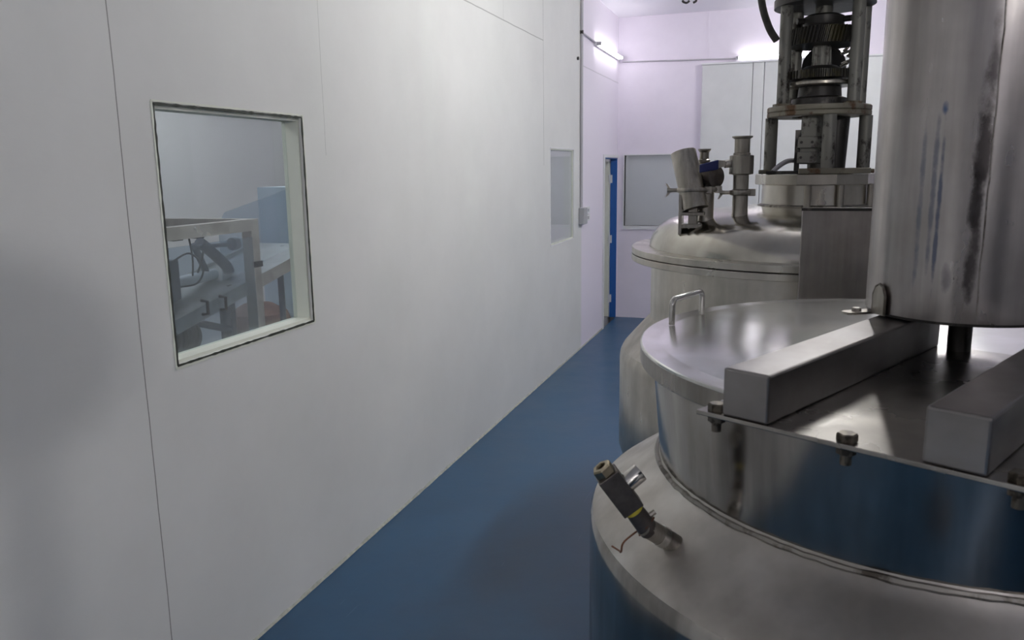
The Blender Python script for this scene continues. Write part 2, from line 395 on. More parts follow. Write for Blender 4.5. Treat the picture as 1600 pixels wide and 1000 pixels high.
# ------------------------------------------------------------ lamps, with added lights and light blockers out of view
def tube_light(label, c, along, out, L=1.22, group=None, glow='tube'):
    """batten on a wall: c = centre on the wall, along = 'x'/'y', out = unit vector off the wall"""
    o = thing('tube_light', label, 'lamp', c, group); c = Vector(c); out = Vector(out)
    a = Vector((1, 0, 0)) if along == 'x' else Vector((0, 1, 0)); u = a.cross(out)
    def bx(bm, a0, a1, o0, o1, u0, u1):
        P = [c + a*i + out*j + u*k for k in (u0, u1) for i, j in ((a0, o0), (a1, o0), (a1, o1), (a0, o1))]
        v = [bm.verts.new(p) for p in P]
        for f in ((0,3,2,1),(4,5,6,7),(0,1,5,4),(1,2,6,5),(2,3,7,6),(3,0,4,7)): bm.faces.new([v[i] for i in f])
        return bm
    obj('housing', bx(B(), -L/2-.03, L/2+.03, 0, .028, -.022, .022), M['white'], o, smooth=False)
    for s in (-1, 1): obj('tube_holder', bx(B(), s*(L/2+.008)-.012, s*(L/2+.008)+.012, .028, .075, -.018, .018), M['greyplastic'], o, smooth=False)
    obj('tube', cyl(B(), c + out*.055 - a*(L/2-.004), c + out*.055 + a*(L/2-.004), .017, 16), M[glow], o)
    return o
tube_light('lit fluorescent tube mounted high on the left wall above the door', (0.001, 9.40, 3.235), 'y', (1, 0, 0))
tube_light('lit fluorescent tube above the grey boards on the back wall', (2.08, YB-.001, 3.165), 'x', (0, -1, 0), 1.3)
tube_light('added unseen fluorescent tube on the right wall beside the vessels', (XR-.001, 3.6, 3.2), 'y', (-1, 0, 0))  # added out of view for side light in the hall
tube_light('added unseen fluorescent tube on the ceiling above the far vessel', (2.3, 4.8, H-.001), 'y', (0, 0, -1), 1.22, glow='fill_tube_hall')  # main added light, brightens the left wall
tube_light('added unseen fluorescent tube on the ceiling between the far vessel and the back wall', (3.5, 8.3, H-.001), 'y', (0, 0, -1), 1.22, glow='fill_tube_end')  # added to brighten the back wall
tube_light('added unseen fluorescent tube on the ceiling of the neighbouring room above the machine', (-1.3, 2.4, 3.199), 'y', (0, 0, -1), glow='fill_tube_side')  # this and the next three are added to brighten the neighbouring room
tube_light('added unseen fluorescent tube on the ceiling of the neighbouring room beyond the machine', (-1.8, 5.6, 3.199), 'y', (0, 0, -1), glow='fill_tube_side')
tube_light('added unseen fluorescent tube on the far wall of the neighbouring room', (-3.299, 4.4, 2.9), 'y', (1, 0, 0))
tube_light('added unseen fluorescent tube on the far wall of the end of the neighbouring room', (-3.299, 8.3, 2.9), 'y', (1, 0, 0), .6, glow='fill_tube_side')
tube_light('added unseen fluorescent tube in the room behind the hatch', (.5, YB+1.299, 2.9), 'x', (0, -1, 0), .6, glow='fill_tube_side')  # added to brighten the view through the hatch
tube_light('added unseen fluorescent tube in the passage behind the open door', (-1.6, YB+.499, 2.9), 'x', (0, -1, 0), .6, glow='fill_tube_side')  # added to light the passage through the door
pl = thing('fill_globe_lamp', 'added round white globe lamp out of view behind the camera', 'lamp', (3.9, -2.7, 2.75))  # added lamp that throws the soft shadow onto the left wall
obj('cord', cyl(B(), (3.9, -2.7, 2.89), (3.9, -2.7, H), .006, 8), M['black'], pl)
obj('lamp_holder', lathe(B(), [(.0, .15), (.04, .14), (.045, .09), (.0, .08)], (3.9, -2.7, 2.75), 32), M['white'], pl)
obj('fill_bulb', lathe(B(), [(0, -.08), (.04, -.069), (.069, -.04), (.08, 0), (.069, .04), (.045, .075), (0, .09)], (3.9, -2.7, 2.75), 24), M['fill_bulb'], pl)
blocker = thing('cabinet', 'added tall grey cupboard out of view, blocks lamp light from the vessels', 'cupboard', (3.7, -1.0, 0))  # added blocker, keeps the globe's light off the near vessel
obj('cabinet_body', box(B(), 3.12, 4.32, -1.25, -.82, .06, 2.55), M['machine_grey'], blocker, smooth=False, bevel=.005)
for a, b in ((3.13, 3.715), (3.725, 4.31)): obj('blocker_door', box(B(), a, b, -.82, -.80, .08, 2.53), M['machine_grey'], blocker, smooth=False, bevel=.003)
obj('plinth', box(B(), 3.14, 4.30, -1.23, -.84, 0, .06), M['black'], blocker, smooth=False)
pf = thing('shadow_caster', 'added fan-shaped shadow caster out of view behind the camera', 'fan', (2.05, -.67, 0))  # invented object, added only to cast the round shadow on the left wall
obj('caster_base', lathe(B(), [(.2, 0), (.2, .02), (.03, .05), (0, .05)], (2.05, -.67, 0), 32, True), M['black'], pf)
obj('pole', cyl(B(), (2.05, -.67, .03), (2.05, -.67, 2.02), .022, 12), M['greyplastic'], pf)
obj('caster_head', lathe(B(), [(0, -.06), (.07, -.06), (.125, -.04), (.135, 0), (.125, .04), (.05, .07), (0, .07)], (2.05, -.67, 2.13), 32, axis=(.7, -.7, .1)), M['greyplastic'], pf)


# conduits, switch box
def conduit(label, pts, r=.011):
    return tag(obj('conduit', tube(B(), pts, r, 10, False), M['conduit'], origin=pts[0]), label, 'pipe')
conduit('grey vertical conduit running down the left wall to the switch box', [(.016, 8.15, H), (.016, 8.15, 1.52)], .014)
conduit('short conduit joining the vertical pipe to the left wall tube light', [(.016, 8.17, 3.262), (.016, 8.74, 3.245)], .009)
conduit('thin conduit running level across the back wall to its tube light', [(.05, YB-.012, 3.20), (1.40, YB-.012, 3.165)], .009)
t = thing('junction_box', 'small dark round junction box high on the left wall conduit', 'electrical box', (0, 8.15, 3.262))
obj('cover', cyl(B(), (0, 8.15, 3.262), (.03, 8.15, 3.262), .02, 16), M['dark_iron'], t)
t = thing('switch_box', 'grey switch box with two sockets under the conduit on the left wall', 'switch', (0, 8.2, 1.34))
obj('box_body', box(B(), 0, .06, 8.09, 8.24, 1.345, 1.515), M['greyplastic'], t, smooth=False, bevel=.006)
for z in (1.365, 1.445):
    sp = obj('socket_plate', box(B(), 0, .035, 8.30, 8.46, z, z+.07), M['white'], t, smooth=False, bevel=.003)
    obj('switch_rocker', box(B(), .035, .041, 8.36, 8.40, z+.02, z+.05), M['greyplastic'], sp, smooth=False)
t = tag(obj('wall_clip', cyl(B(), (0, 8.02, 2.995), (.018, 8.02, 2.995), .016, 12), M['dark_iron'], origin=(0, 8.02, 2.995)), 'small dark clip on the left wall beside the conduit', 'clip')

def hexbolt(parent, p, r=.014, h=.010, nut=True, mat=None, drop=.03):
    """bolt with hexagonal head on p, washer and a nut hanging below"""
    x, y, z = p; bm = B()
    lathe(bm, [(r, 0), (r, h*.8), (r*.86, h)], (x, y, z), 6, True, True)
    b = obj('bolt', bm, mat or M['bolt'], parent, smooth=False)
    if nut:
        bm = B(); lathe(bm, [(r*.95, 0), (r*.95, .011)], (x, y, z-.008-.013), 6, True, True)
        lathe(bm, [(r*1.15, 0), (r*1.15, .003)], (x, y, z-.008-.003), 20, True, True)
        cyl(bm, (x, y, z-.008-drop), (x, y, z-.012), r*.55, 12)
        obj('nut', bm, mat or M['bolt'], b, smooth=False)
    return b

# ================================================================ near mixing vessel
CX, CY = 2.38, 2.10
v1 = thing('mixing_vessel', 'large near stainless steel vessel with flat lid, two beams and tall motor hood', 'tank', (CX, CY, 0))
c0 = (CX, CY, 0)
bm = lathe(B(), [(.0, .18), (.35, .20), (.62, .26), (.80, .36), (.835, .44), (.833, 1.02), (.832, 1.048), (.826, 1.060)], c0, 128)
obj('body_shell', bm, M['steel_neck'], v1, ang=60)
bm = lathe(B(), [(.826, 1.060), (.812, 1.076), (.78, 1.100), (.73, 1.135), (.69, 1.165), (.664, 1.188), (.654, 1.205)], c0, 128)
obj('shoulder', bm, M['steel_shoulder'], v1, ang=60)
bm = B(); nseg = 160
pts = [(CX + .661*math.cos(2*PI*i/nseg), CY + .661*math.sin(2*PI*i/nseg), 1.196 + random.uniform(-.0015, .0015)) for i in range(nseg)]
rows = []
for i, p in enumerate(pts):
    a = 2*PI*i/nseg; rr = .0065*random.uniform(.8, 1.2)
    rows.append([bm.verts.new((p[0] + math.cos(a)*rr*math.cos(k*PI/3), p[1] + math.sin(a)*rr*math.cos(k*PI/3), p[2] + rr*math.sin(k*PI/3))) for k in range(6)])
for i in range(nseg):
    for k in range(6): bm.faces.new((rows[i][k], rows[(i+1)%nseg][k], rows[(i+1)%nseg][(k+1)%6], rows[i][(k+1)%6]))
obj('weld_seam', bm, M['weld'], v1, label='dark weld bead around the neck')
obj('neck', lathe(B(), [(.653, 1.195), (.677, 1.46)], c0, 128), M['steel_neck'], v1, ang=60)
for k in range(4):
    a = PI/4 + k*PI/2; x = CX + .68*math.cos(a); y = CY + .68*math.sin(a)
    bm = cyl(B(), (x, y, .012), (x, y, .34), .045, 20); cyl(bm, (x, y, 0), (x, y, .012), .08, 20)
    obj('leg', bm, M['steel_pipe'], v1)
bm = lathe(B(), [(.700, 1.486), (.7092, 1.4875), (.709, 1.490), (.7075, 1.493), (.7045, 1.4945), (.66, 1.4950), (.655, 1.4950), (.650, 1.4957), (.50, 1.4995), (.25, 1.5040), (.0, 1.505)], c0, 160)
lid = obj('lid', bm, M['steel_lid'], v1, ang=24)
obj('lid_skirt', lathe(B(), [(.700, 1.486), (.698, 1.446), (.707, 1.446), (.708, 1.448), (.7085, 1.487)], c0, 160), M['steel_skirt'], lid, ang=24)
# handle on the lid
h0 = Vector((1.733, 2.192, 1.497)); h1 = Vector((1.796, 2.375, 1.497)); up = Vector((0, 0, 1)); dd = (h1-h0).normalized()
hp = [h0, h0+up*.055, h0+up*.064+dd*.004, h0+up*.070+dd*.014, h1+up*.070-dd*.014, h1+up*.064-dd*.004, h1+up*.055, h1]
bm = tube(B(), hp, .0085, 12, False)
obj('handle', bm, M['rod'], lid, label='bent rod handle')
# base plate with beams
A0 = (1.886, 1.336); al = math.atan2(.455, .8905); dv = (math.sin(al), math.cos(al)); ev = (math.cos(al), -math.sin(al))
plate = obj('mounting_plate', obox(B(), A0, ev, dv, 0, .505, 0, .80, 1.512, 1.520), M['steel_plate'], v1, smooth=False, bevel=.0015)
for l0 in (.048, .362):
    bm = B(); obox(bm, A0, ev, dv, l0, l0+.082, .003, .79, 1.520, 1.602)
    beam = obj('support_beam', bm, M['steel_beam'], plate, smooth=False, bevel=.004)
def PL(l, a, z): return (A0[0]+ev[0]*l+dv[0]*a, A0[1]+ev[1]*l+dv[1]*a, z)
for l, a in ((.026, .024), (.25, .022), (.478, .024), (.026, .76), (.478, .76)):
    hexbolt(plate, PL(l, a, 1.520), .0155, .012)
# motor hood: rolled sheet with lap seam
MX, MY = 2.39, 1.95
bm = lathe(B(), [(.178, 1.625), (.190, 1.612), (.190, 1.618), (.190, 3.02), (.186, 3.035), (0, 3.04)], (MX, MY, 0), 96)
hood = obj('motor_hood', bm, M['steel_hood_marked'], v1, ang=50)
a_s = math.radians(-92)
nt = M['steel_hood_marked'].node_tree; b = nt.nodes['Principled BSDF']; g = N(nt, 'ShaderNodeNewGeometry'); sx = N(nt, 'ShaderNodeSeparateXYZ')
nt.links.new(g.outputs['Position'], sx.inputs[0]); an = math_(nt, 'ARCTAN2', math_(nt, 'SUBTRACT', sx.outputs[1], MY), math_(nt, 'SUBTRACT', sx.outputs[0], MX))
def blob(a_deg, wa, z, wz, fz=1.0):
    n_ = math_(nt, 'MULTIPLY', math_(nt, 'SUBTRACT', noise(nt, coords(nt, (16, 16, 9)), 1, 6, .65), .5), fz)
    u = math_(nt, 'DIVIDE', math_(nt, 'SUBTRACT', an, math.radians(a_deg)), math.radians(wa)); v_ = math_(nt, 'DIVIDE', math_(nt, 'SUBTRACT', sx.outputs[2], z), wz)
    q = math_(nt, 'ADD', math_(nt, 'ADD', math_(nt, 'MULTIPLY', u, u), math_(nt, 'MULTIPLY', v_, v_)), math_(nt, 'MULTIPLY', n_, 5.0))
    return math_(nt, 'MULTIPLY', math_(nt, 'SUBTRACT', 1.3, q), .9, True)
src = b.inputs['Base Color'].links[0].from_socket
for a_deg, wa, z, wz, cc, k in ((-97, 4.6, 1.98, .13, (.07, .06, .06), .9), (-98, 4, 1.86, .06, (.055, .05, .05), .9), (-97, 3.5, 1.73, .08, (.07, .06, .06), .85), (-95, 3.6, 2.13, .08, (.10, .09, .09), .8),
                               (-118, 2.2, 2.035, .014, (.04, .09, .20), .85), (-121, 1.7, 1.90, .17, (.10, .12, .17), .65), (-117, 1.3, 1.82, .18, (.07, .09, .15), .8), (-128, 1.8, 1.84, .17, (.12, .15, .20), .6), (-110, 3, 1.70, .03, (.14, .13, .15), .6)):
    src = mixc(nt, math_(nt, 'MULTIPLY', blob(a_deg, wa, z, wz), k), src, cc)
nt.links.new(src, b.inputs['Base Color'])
bm = B(); r = .1915; prev = None
for i in range(41):
    z = 1.63 + i*.034; o = .0008*math.sin(i*1.7) + random.uniform(-.0006, .0006)
    cur = [bm.verts.new((MX + (r+q)*math.cos(a_s + (o+s)/r), MY + (r+q)*math.sin(a_s + (o+s)/r), z)) for s, q in ((-.0016, -.003), (.0016, -.003), (.0012, .0006), (-.0012, .0006))]
    if prev:
        for j in range(4): bm.faces.new((prev[j], prev[(j+1)%4], cur[(j+1)%4], cur[j]))
    prev = cur
obj('lap_seam', bm, M['weld'], hood, label='dark rough vertical seam')
bm = lathe(B(), [(0, 1.606), (.187, 1.606), (.187, 1.614), (0, 1.614)], (MX, MY, 0), 64)
obj('hood_base', bm, M['dark_iron'], v1)
obj('shaft', cyl(B(), (MX+.005, MY-.004, 1.520), (MX+.005, MY-.004, 1.607), .024, 24), M['dark_iron'], v1)
# lug and tab holding the hood on the first beam
tb = B(); q0 = Vector((2.150, 1.872, 1.603)); q1 = Vector((2.232, 1.925, 1.603)); dq = (q1-q0).normalized(); sq = Vector((-dq.y, dq.x, 0))
pp = [q0 + sq*.010, q0 - sq*.010 , q0 - sq*.018 + dq*.012, q1 - sq*.018, q1 + sq*.018, q0 + sq*.018 + dq*.012]
quadplate(tb, pp, (0, 0, 1), .005)
tab = obj('bracket', tb, M['steel_pipe'], hood, smooth=False)
la = math.radians(-152); rad = Vector((math.cos(la), math.sin(la), 0)); tg = Vector((-rad.y, rad.x, 0)); c = Vector((MX, MY, 1.608)) + rad*.1925
pp = [c - tg*.020, c + tg*.020, c + tg*.020 + up*.040, c + tg*.012 + up*.058, c + up*.064, c - tg*.012 + up*.058, c - tg*.020 + up*.040]
bm = quadplate(B(), pp, rad, .006); obj('lug', bm, M['steel_pipe'], tab, smooth=False)
bm = tube(B(), [c - tg*.021 + rad*.004, c - tg*.021 + up*.042 + rad*.004, c - tg*.012 + up*.060 + rad*.004, c + up*.066 + rad*.004, c + tg*.012 + up*.060 + rad*.004, c + tg*.021 + up*.042 + rad*.004, c + tg*.021 + rad*.004], .003, 6, False)
obj('lug_weld', bm, M['weld'], tab)
hexbolt(tab, (2.176, 1.889, 1.608), .010, .008, nut=False, mat=M['steel_pipe'])
# valve fitting on the shoulder
Bq = Vector((1.833, 1.628, 1.118)); E = Vector((1.768, 1.588, 1.172)); T = Vector((1.674, 1.549, 1.3147)); ax = (T-E).normalized()
fit = obj('spout', cyl(B(), Bq + (Bq-E)*.35, E + (E-Bq)*.10, .0215, 24), M['steel_pipe'], v1)
obj('collar', lathe(B(), [(.0235, 0), (.0235, .016)], Bq + (E-Bq)*.45, 24, True, True, axis=(E-Bq)), M['rod'], fit)
bm = lathe(B(), [(0, -.022), (.014, -.02), (.021, -.01), (.022, .0), (.021, .035), (.020, .05)], E, 24, False, True, axis=ax)
obj('elbow', bm, M['dark_body'], fit)
obj('seal_ring', lathe(B(), [(.0205, .048), (.0215, .050), (.0215, .055), (.0205, .057)], E, 24, True, True, axis=ax), M['yellow'], fit, label='yellow sealing ring')
L = (T-E).length
side = (Vector((0, 0, 1)) - ax*ax.z).normalized(); oth = ax.cross(side)
bm = B(); r8 = .0245
rows = []
for hh in (.057, L-.022):
    rows.append([bm.verts.new(E + ax*hh + side*(sx*r8) + oth*(sy*r8*.95)) for sx, sy in ((-1, -1), (1, -1), (1, 1), (-1, 1))])
for k in range(4): bm.faces.new((rows[0][k], rows[0][(k+1)%4], rows[1][(k+1)%4], rows[1][k]))
bm.faces.new(rows[0]); bm.faces.new(rows[1])
vb = obj('valve_body', bm, M['dark_body'], fit, smooth=False, bevel=.002)
bm = lathe(B(), [(.021, L-.022), (.0225, L-.020), (.0225, L-.004), (.020, L), (.0125, L), (.0115, L-.006), (.0115, L-.03), (0, L-.03)], E, 6, True, False, axis=ax)
obj('hex_nut', bm, M['brass'], fit, smooth=False, label='brass coloured hexagonal nut with a dark bore')
bq = E + ax*(L*.62); bd = Vector((.78, .45, .12)); bd = (bd - ax*bd.dot(ax)).normalized()
obj('side_boss', lathe(B(), [(.020, .020), (.0205, .022), (.0205, .058), (.0195, .060), (.0, .060)], bq, 24, False, False, axis=bd), M['rod'], fit, label='short bright cylindrical boss')
bm = B(); cyl(bm, bq, bq + bd*.032, .017, 20); obj('boss_neck', bm, M['brass'], fit)
wp = [E + side*.0235 + ax*.02, E + oth*.024, E - side*.023 - ax*.004, E - oth*.02 + ax*.012, E + side*.024 + ax*.01, E + oth*.025 - ax*.006,
      Vector((1.724, 1.566, 1.145)), Vector((1.716, 1.570, 1.118)), Vector((1.708, 1.585, 1.112)), Vector((1.690, 1.600, 1.112))]
obj('wire', tube(B(), wp, .0022, 8), M['wire'], fit, label='thin brown wire wound round the elbow')
bm = B(); cyl(bm, E + ax*.02 + side*.018, E + ax*.02 + side*.034, .006, 8); cyl(bm, E + ax*.012 + side*.018 + oth*.008, E + ax*.012 + side*.03 + oth*.014, .004, 8)
obj('clamp_screw', bm, M['steel_pipe'], fit)

# ================================================================ far mixing vessel
DX, DY = 2.15, 4.20; c2 = (DX, DY, 0)
v2 = thing('mixing_vessel', 'farther domed stainless steel vessel with valves and an open gear frame on top', 'tank', c2)
bm = lathe(B(), [(0, .18), (.4, .21), (.7, .28), (.9, .40), (.932, .5), (.932, .955), (.928, .985), (.915, 1.012)], c2, 128)
obj('body_shell', bm, M['steel_far'], v2, ang=60)
obj('shoulder', lathe(B(), [(.915, 1.012), (.90, 1.03), (.80, 1.145), (.785, 1.160), (.778, 1.175)], c2, 128), M['steel_shoulder'], v2, ang=60)
obj('neck', lathe(B(), [(.778, 1.170), (.778, 1.475)], c2, 128), M['steel_far'], v2, ang=60)
obj('lower_flange', lathe(B(), [(.775, 1.468), (.876, 1.468), (.878, 1.470), (.878, 1.496), (.876, 1.498), (.775, 1.498)], c2, 144), M['steel_far'], v2, ang=20)
obj('upper_flange', lathe(B(), [(.775, 1.502), (.875, 1.502), (.877, 1.504), (.877, 1.531), (.875, 1.533), (.775, 1.533)], c2, 144), M['steel_far'], v2, ang=20)
DOME = [(.790, 1.533), (.786, 1.56), (.772, 1.595), (.742, 1.632), (.695, 1.663), (.62, 1.687), (.50, 1.710), (.35, 1.727), (.2, 1.737), (.0, 1.742)]
obj('dome', lathe(B(), DOME, c2, 144), M['steel_dome'], v2, ang=60)
def dome_z(x, y):
    r = math.hypot(x-DX, y-DY)
    for (r1, z1), (r0, z0) in zip(DOME, DOME[1:]):
        if r0 <= r <= r1: return z0 + (z1-z0)*(r-r0)/(r1-r0)
    return 1.53
for k in range(4):
    a = PI/4 + k*PI/2; x = DX + .74*math.cos(a); y = DY + .74*math.sin(a)
    bm = cyl(B(), (x, y, .012), (x, y, .36), .05, 20); cyl(bm, (x, y, 0), (x, y, .012), .09, 20)
    obj('leg', bm, M['steel_pipe'], v2)
obj('neck_collar', lathe(B(), [(.245, 1.72), (.243, 1.836)], c2, 96), M['steel_far'], v2)
obj('weld_ring', lathe(B(), [(.262, 1.729), (.262, 1.736), (.245, 1.742)], c2, 96), M['weld'], v2)
obj('top_plate', lathe(B(), [(0, 1.834), (.275, 1.834), (.278, 1.838), (.278, 1.882), (.275, 1.886), (0, 1.886)], c2, 10), M['steel_far'], v2, smooth=False, bevel=.002)
for ang in (-98, -66, 20, -20):
    a = math.radians(ang); x = DX + .262*math.cos(a); y = DY + .262*math.sin(a)
    obj('stud', cyl(B(), (x, y, 1.728), (x, y, 1.835), .016, 16), M['steel_pipe'], v2)
# sheet steel support box in front of the dome
bm = box(B(), 2.082, 2.345, 3.262, 3.37, .95, 1.762)
sb = obj('support_box', bm, M['steel_hood'], v2, smooth=False, bevel=.003)
obj('support_box_edge', box(B(), 2.078, 2.349, 3.255, 3.262, 1.755, 1.766), M['dark_iron'], sb, smooth=False)
# gear frame
frame = v2
def col(x, y, z0, z1, r): obj('column', cyl(B(), (x, y, z0), (x, y, z1), r, 20), M['painted_iron'], v2)
for ang in (-78, 178, -2, 88):
    a = math.radians(ang); x = DX + .212*math.cos(a); y = DY + .212*math.sin(a)
    col(x, y, 1.905, 2.152, .030)
    ft = B(); obox(ft, (x, y), (math.cos(a+PI/2), math.sin(a+PI/2)), (math.cos(a), math.sin(a)), -.045, .045, -.035, .05, 1.886, 1.905)
    obj('column_foot', ft, M['rust_flange'], v2, smooth=False, bevel=.003)
obj('foot_bar', box(B(), 2.07, 2.375, 3.93, 3.99, 1.886, 1.911), M['rust_flange'], v2, smooth=False, bevel=.003)
obj('foot_bar', box(B(), 1.925, 2.10, 4.02, 4.08, 1.886, 1.900), M['dark_iron'], v2, smooth=False, bevel=.003)
bm = lathe(B(), [(.12, 2.152), (.232, 2.152), (.236, 2.156), (.236, 2.172), (.232, 2.175), (.236, 2.178), (.236, 2.196), (.232, 2.200), (.12, 2.200), (.12, 2.152)], c2, 96)
obj('ring_plate', bm, M['rust_flange'], v2)
for dx, dy in ((-.165, -.08), (.145, -.10), (-.115, .12), (.185, .09)):
    col(DX+dx, DY+dy, 2.200, 2.665, .029)
    obj('column_foot', lathe(B(), [(.045, 2.200), (.045, 2.212), (.03, 2.215)], (DX+dx, DY+dy, 0), 8, True, True), M['rust_flange'], v2, smooth=False)
bm = lathe(B(), [(0, 2.655), (.225, 2.655), (.225, 2.69), (0, 2.69)], c2, 96); obj('motor_plate', bm, M['dark_iron'], v2)
ax0 = (DX, DY, 0)
bm = lathe(B(), [(.038, 1.886), (.038, 2.66)], ax0, 24, True, True)
for k in range(8):   # splines on the shaft
    a = k*PI/4; box(bm, DX+.036*math.cos(a)-.006, DX+.036*math.cos(a)+.006, DY+.036*math.sin(a)-.006, DY+.036*math.sin(a)+.006, 2.36, 2.47)
obj('drive_shaft', bm, M['painted_iron'], v2)
bm = lathe(B(), [(.04, 2.565), (.088, 2.565), (.092, 2.572), (.092, 2.607), (.07, 2.618), (.04, 2.618)], ax0, 32)
cl = obj('coupling', bm, M['dark_iron'], v2)
for s in (-1, 1):
    obj('bolt', cyl(B(), (DX+s*.085, DY-.03, 2.590), (DX+s*.118, DY-.045, 2.590), .014, 8), M['dark_iron'], cl, smooth=False)
def gear(z0, z1, r, teeth, name, mat, depth=.010, twist=1):
    bm = B(); seg = teeth*4; prev = None; steps = 4
    for s in range(steps+1):
        z = z0 + (z1-z0)*s/steps; cur = []
        for i in range(seg):
            rr = r if (i % 4) in (0, 1) else r - depth
            a = 2*PI*(i + twist*s*.9)/seg; cur.append(bm.verts.new((DX+rr*math.cos(a), DY+rr*math.sin(a), z)))
        if prev:
            for i in range(seg): bm.faces.new((prev[i], prev[(i+1)%seg], cur[(i+1)%seg], cur[i]))
        else: bm.faces.new(cur)
        prev = cur
    bm.faces.new(prev); return obj(name, bm, mat, v2, smooth=False)
gear(2.478, 2.552, .158, 56, 'gear_wheel', M['gear'], .008)
gear(2.325, 2.362, .150, 48, 'gear_wheel', M['gear'], .006, 0)
obj('bearing_disc', lathe(B(), [(.04, 2.362), (.11, 2.362), (.07, 2.385), (.045, 2.388)], ax0, 40), M['dark_iron'], v2)
obj('bearing_disc', lathe(B(), [(.04, 2.292), (.148, 2.292), (.152, 2.297), (.152, 2.308), (.148, 2.313), (.04, 2.313)], ax0, 64), M['steel_pipe'], v2)
obj('bearing_hub', lathe(B(), [(.13, 2.200), (.125, 2.235), (.10, 2.245), (.095, 2.290), (.04, 2.292)], ax0, 40), M['dark_iron'], v2)
# coupling block under the ring
cb = obj('coupling_block', box(B(), 2.075, 2.168, 4.08, 4.16, 1.93, 2.152), M['painted_iron'], v2, smooth=False, bevel=.003)
for z in (1.935, 2.005):
    pl = obj('clamp_plate', box(B(), 2.062, 2.185, 4.055, 4.079, z, z+.052), M['painted_iron'], cb, smooth=False, bevel=.002)
    for x in (2.078, 2.125, 2.168):
        obj('bolt', cyl(B(), (x, 4.055, z+.026), (x, 4.046, z+.026), .007, 6), M['dark_iron'], pl, smooth=False)
obj('side_plate', box(B(), 2.050, 2.074, 4.10, 4.16, 1.90, 2.09), M['dark_iron'], cb, smooth=False)
bm = lathe(B(), [(.050, 1.90), (.060, 2.152)], (2.238, 4.26, 0), 24, True, True); obj('bearing_sleeve', bm, M['dark_iron'], v2)
# geared motor behind the column frame
bm = cyl(B(), (2.17, 4.42, 2.405), (2.17, 4.78, 2.405), .105, 32); cyl(bm, (2.17, 4.36, 2.405), (2.17, 4.42, 2.405), .06, 24)
mot = obj('drive_motor', bm, M['black'], v2)
for k in range(9):
    a = math.radians(20 + k*17); 
    bm = tube(B(), [(2.27 + .03*math.cos(k*1.3), 4.33, 2.37+k*.012), (2.29+.02*math.sin(k*2.1), 4.31, 2.385+k*.012)], .008, 6, False)
    obj('chain_link', bm, M['steel_pipe'], mot)
# the grey flexible pipe that dips behind the column
obj('flexible_pipe', tube(B(), [(1.955, 4.05, 1.895), (1.985, 4.10, 1.925), (2.03, 4.2, 1.948), (2.10, 4.35, 1.945)], .012, 10), M['conduit'], v2)

# ---- valves on the dome
def clamp(parent, x, y, z, r, wing=(-1, 0)):
    bm = lathe(B(), [(r, -.014), (r*1.34, -.010), (r*1.42, 0), (r*1.34, .010), (r, .014)], (x, y, z), 32)
    c = obj('clamp', bm, M['steel_pipe'], parent)
    wx, wy = wing; bm = B(); s = 1.4*r
    cyl(bm, (x+wx*s*.8, y+wy*s*.8-.012, z), (x+wx*(s+.040), y+wy*(s+.040)-.012, z), .009, 10)
    P = Vector((x+wx*(s+.030), y+wy*(s+.030)-.012, z))
    quadplate(bm, [P+Vector((-.008, 0, -.006)), P+Vector((.006, 0, -.006)), P+Vector((.018*-wx*-1*0-.012, 0, -.030)), P+Vector((-.020, 0, -.030))], (0, 1, 0), .006)
    quadplate(bm, [P+Vector((-.008, 0, .006)), P+Vector((.006, 0, .006)), P+Vector((-.012, 0, .030)), P+Vector((-.020, 0, .030))], (0, 1, 0), .006)
    obj('wing_nut', bm, M['steel_pipe'], c, smooth=False)
    bm = B(); box(bm, x-wx*s-.016, x-wx*s+.016, y-.02, y+.012, z-.016, z+.016); obj('clamp_lug', bm, M['steel_pipe'], c, smooth=False, bevel=.003)
    return c
x, y = 1.823, 3.80; z0 = dome_z(x, y)
vp = obj('valve_pipe', lathe(B(), [(.040, z0-.01), (.036, z0+.004), (.0345, z0+.012), (.0345, 1.892)], (x, y, 0), 32), M['steel_pipe'], v2)
clamp(vp, x, y, 1.808, .036)
bv = obj('ball_valve_body', lathe(B(), [(.034, 1.886), (.054, 1.890), (.054, 1.972), (.034, 1.976)], (x, y, 0), 8, True, True), M['steel_pipe'], vp, smooth=False, bevel=.003)
obj('outlet_pipe', lathe(B(), [(.038, 1.974), (.038, 1.982), (.0335, 1.986), (.0335, 2.045), (.045, 2.052), (.045, 2.058), (.030, 2.058), (.029, 2.0), (0, 2.0)], (x, y, 0), 32), M['steel_pipe'], vp)
bm = cyl(B(), (x-.048, y-.02, 1.938), (x-.072, y-.03, 1.935), .018, 12); quadplate(bm, [(x-.062, y-.035, 1.925), (x-.062, y-.035, 1.950), (x-.115, y-.055, 1.955), (x-.115, y-.055, 1.915)], (0, 1, 0), .006)
lv = obj('valve_lever', bm, M['steel_pipe'], vp, smooth=False)
bm = quadplate(B(), [(x-.098, y-.060, 1.912), (x-.098, y-.060, 1.955), (x-.178, y-.085, 1.935), (x-.178, y-.085, 1.898)], (0.1, 1, 0), .016)
obj('lever_grip', bm, M['valve_blue'], lv, smooth=False, bevel=.004, label='blue lever grip')
x, y = 1.672, 3.80; z0 = dome_z(x, y)
p2 = obj('port_pipe', lathe(B(), [(.040, z0-.01), (.036, z0+.004), (.0355, z0+.012), (.0355, 1.822)], (x, y, 0), 32), M['steel_pipe'], v2)
clamp(p2, x, y, 1.822, .038)
obj('lamp_housing', lathe(B(), [(.0, 0), (.046, 0), (.050, .005), (.050, .062), (.044, .066), (.0, .066)], (1.668, 3.83, 1.878), 28, axis=(.75, -.62, .02)), M['dark_body'], p2)
bm = lathe(B(), [(.024, 1.83), (.024, 1.845), (.020, 1.85)], (x, y, 0), 24, True, True); obj('port_cap', bm, M['dark_iron'], p2)
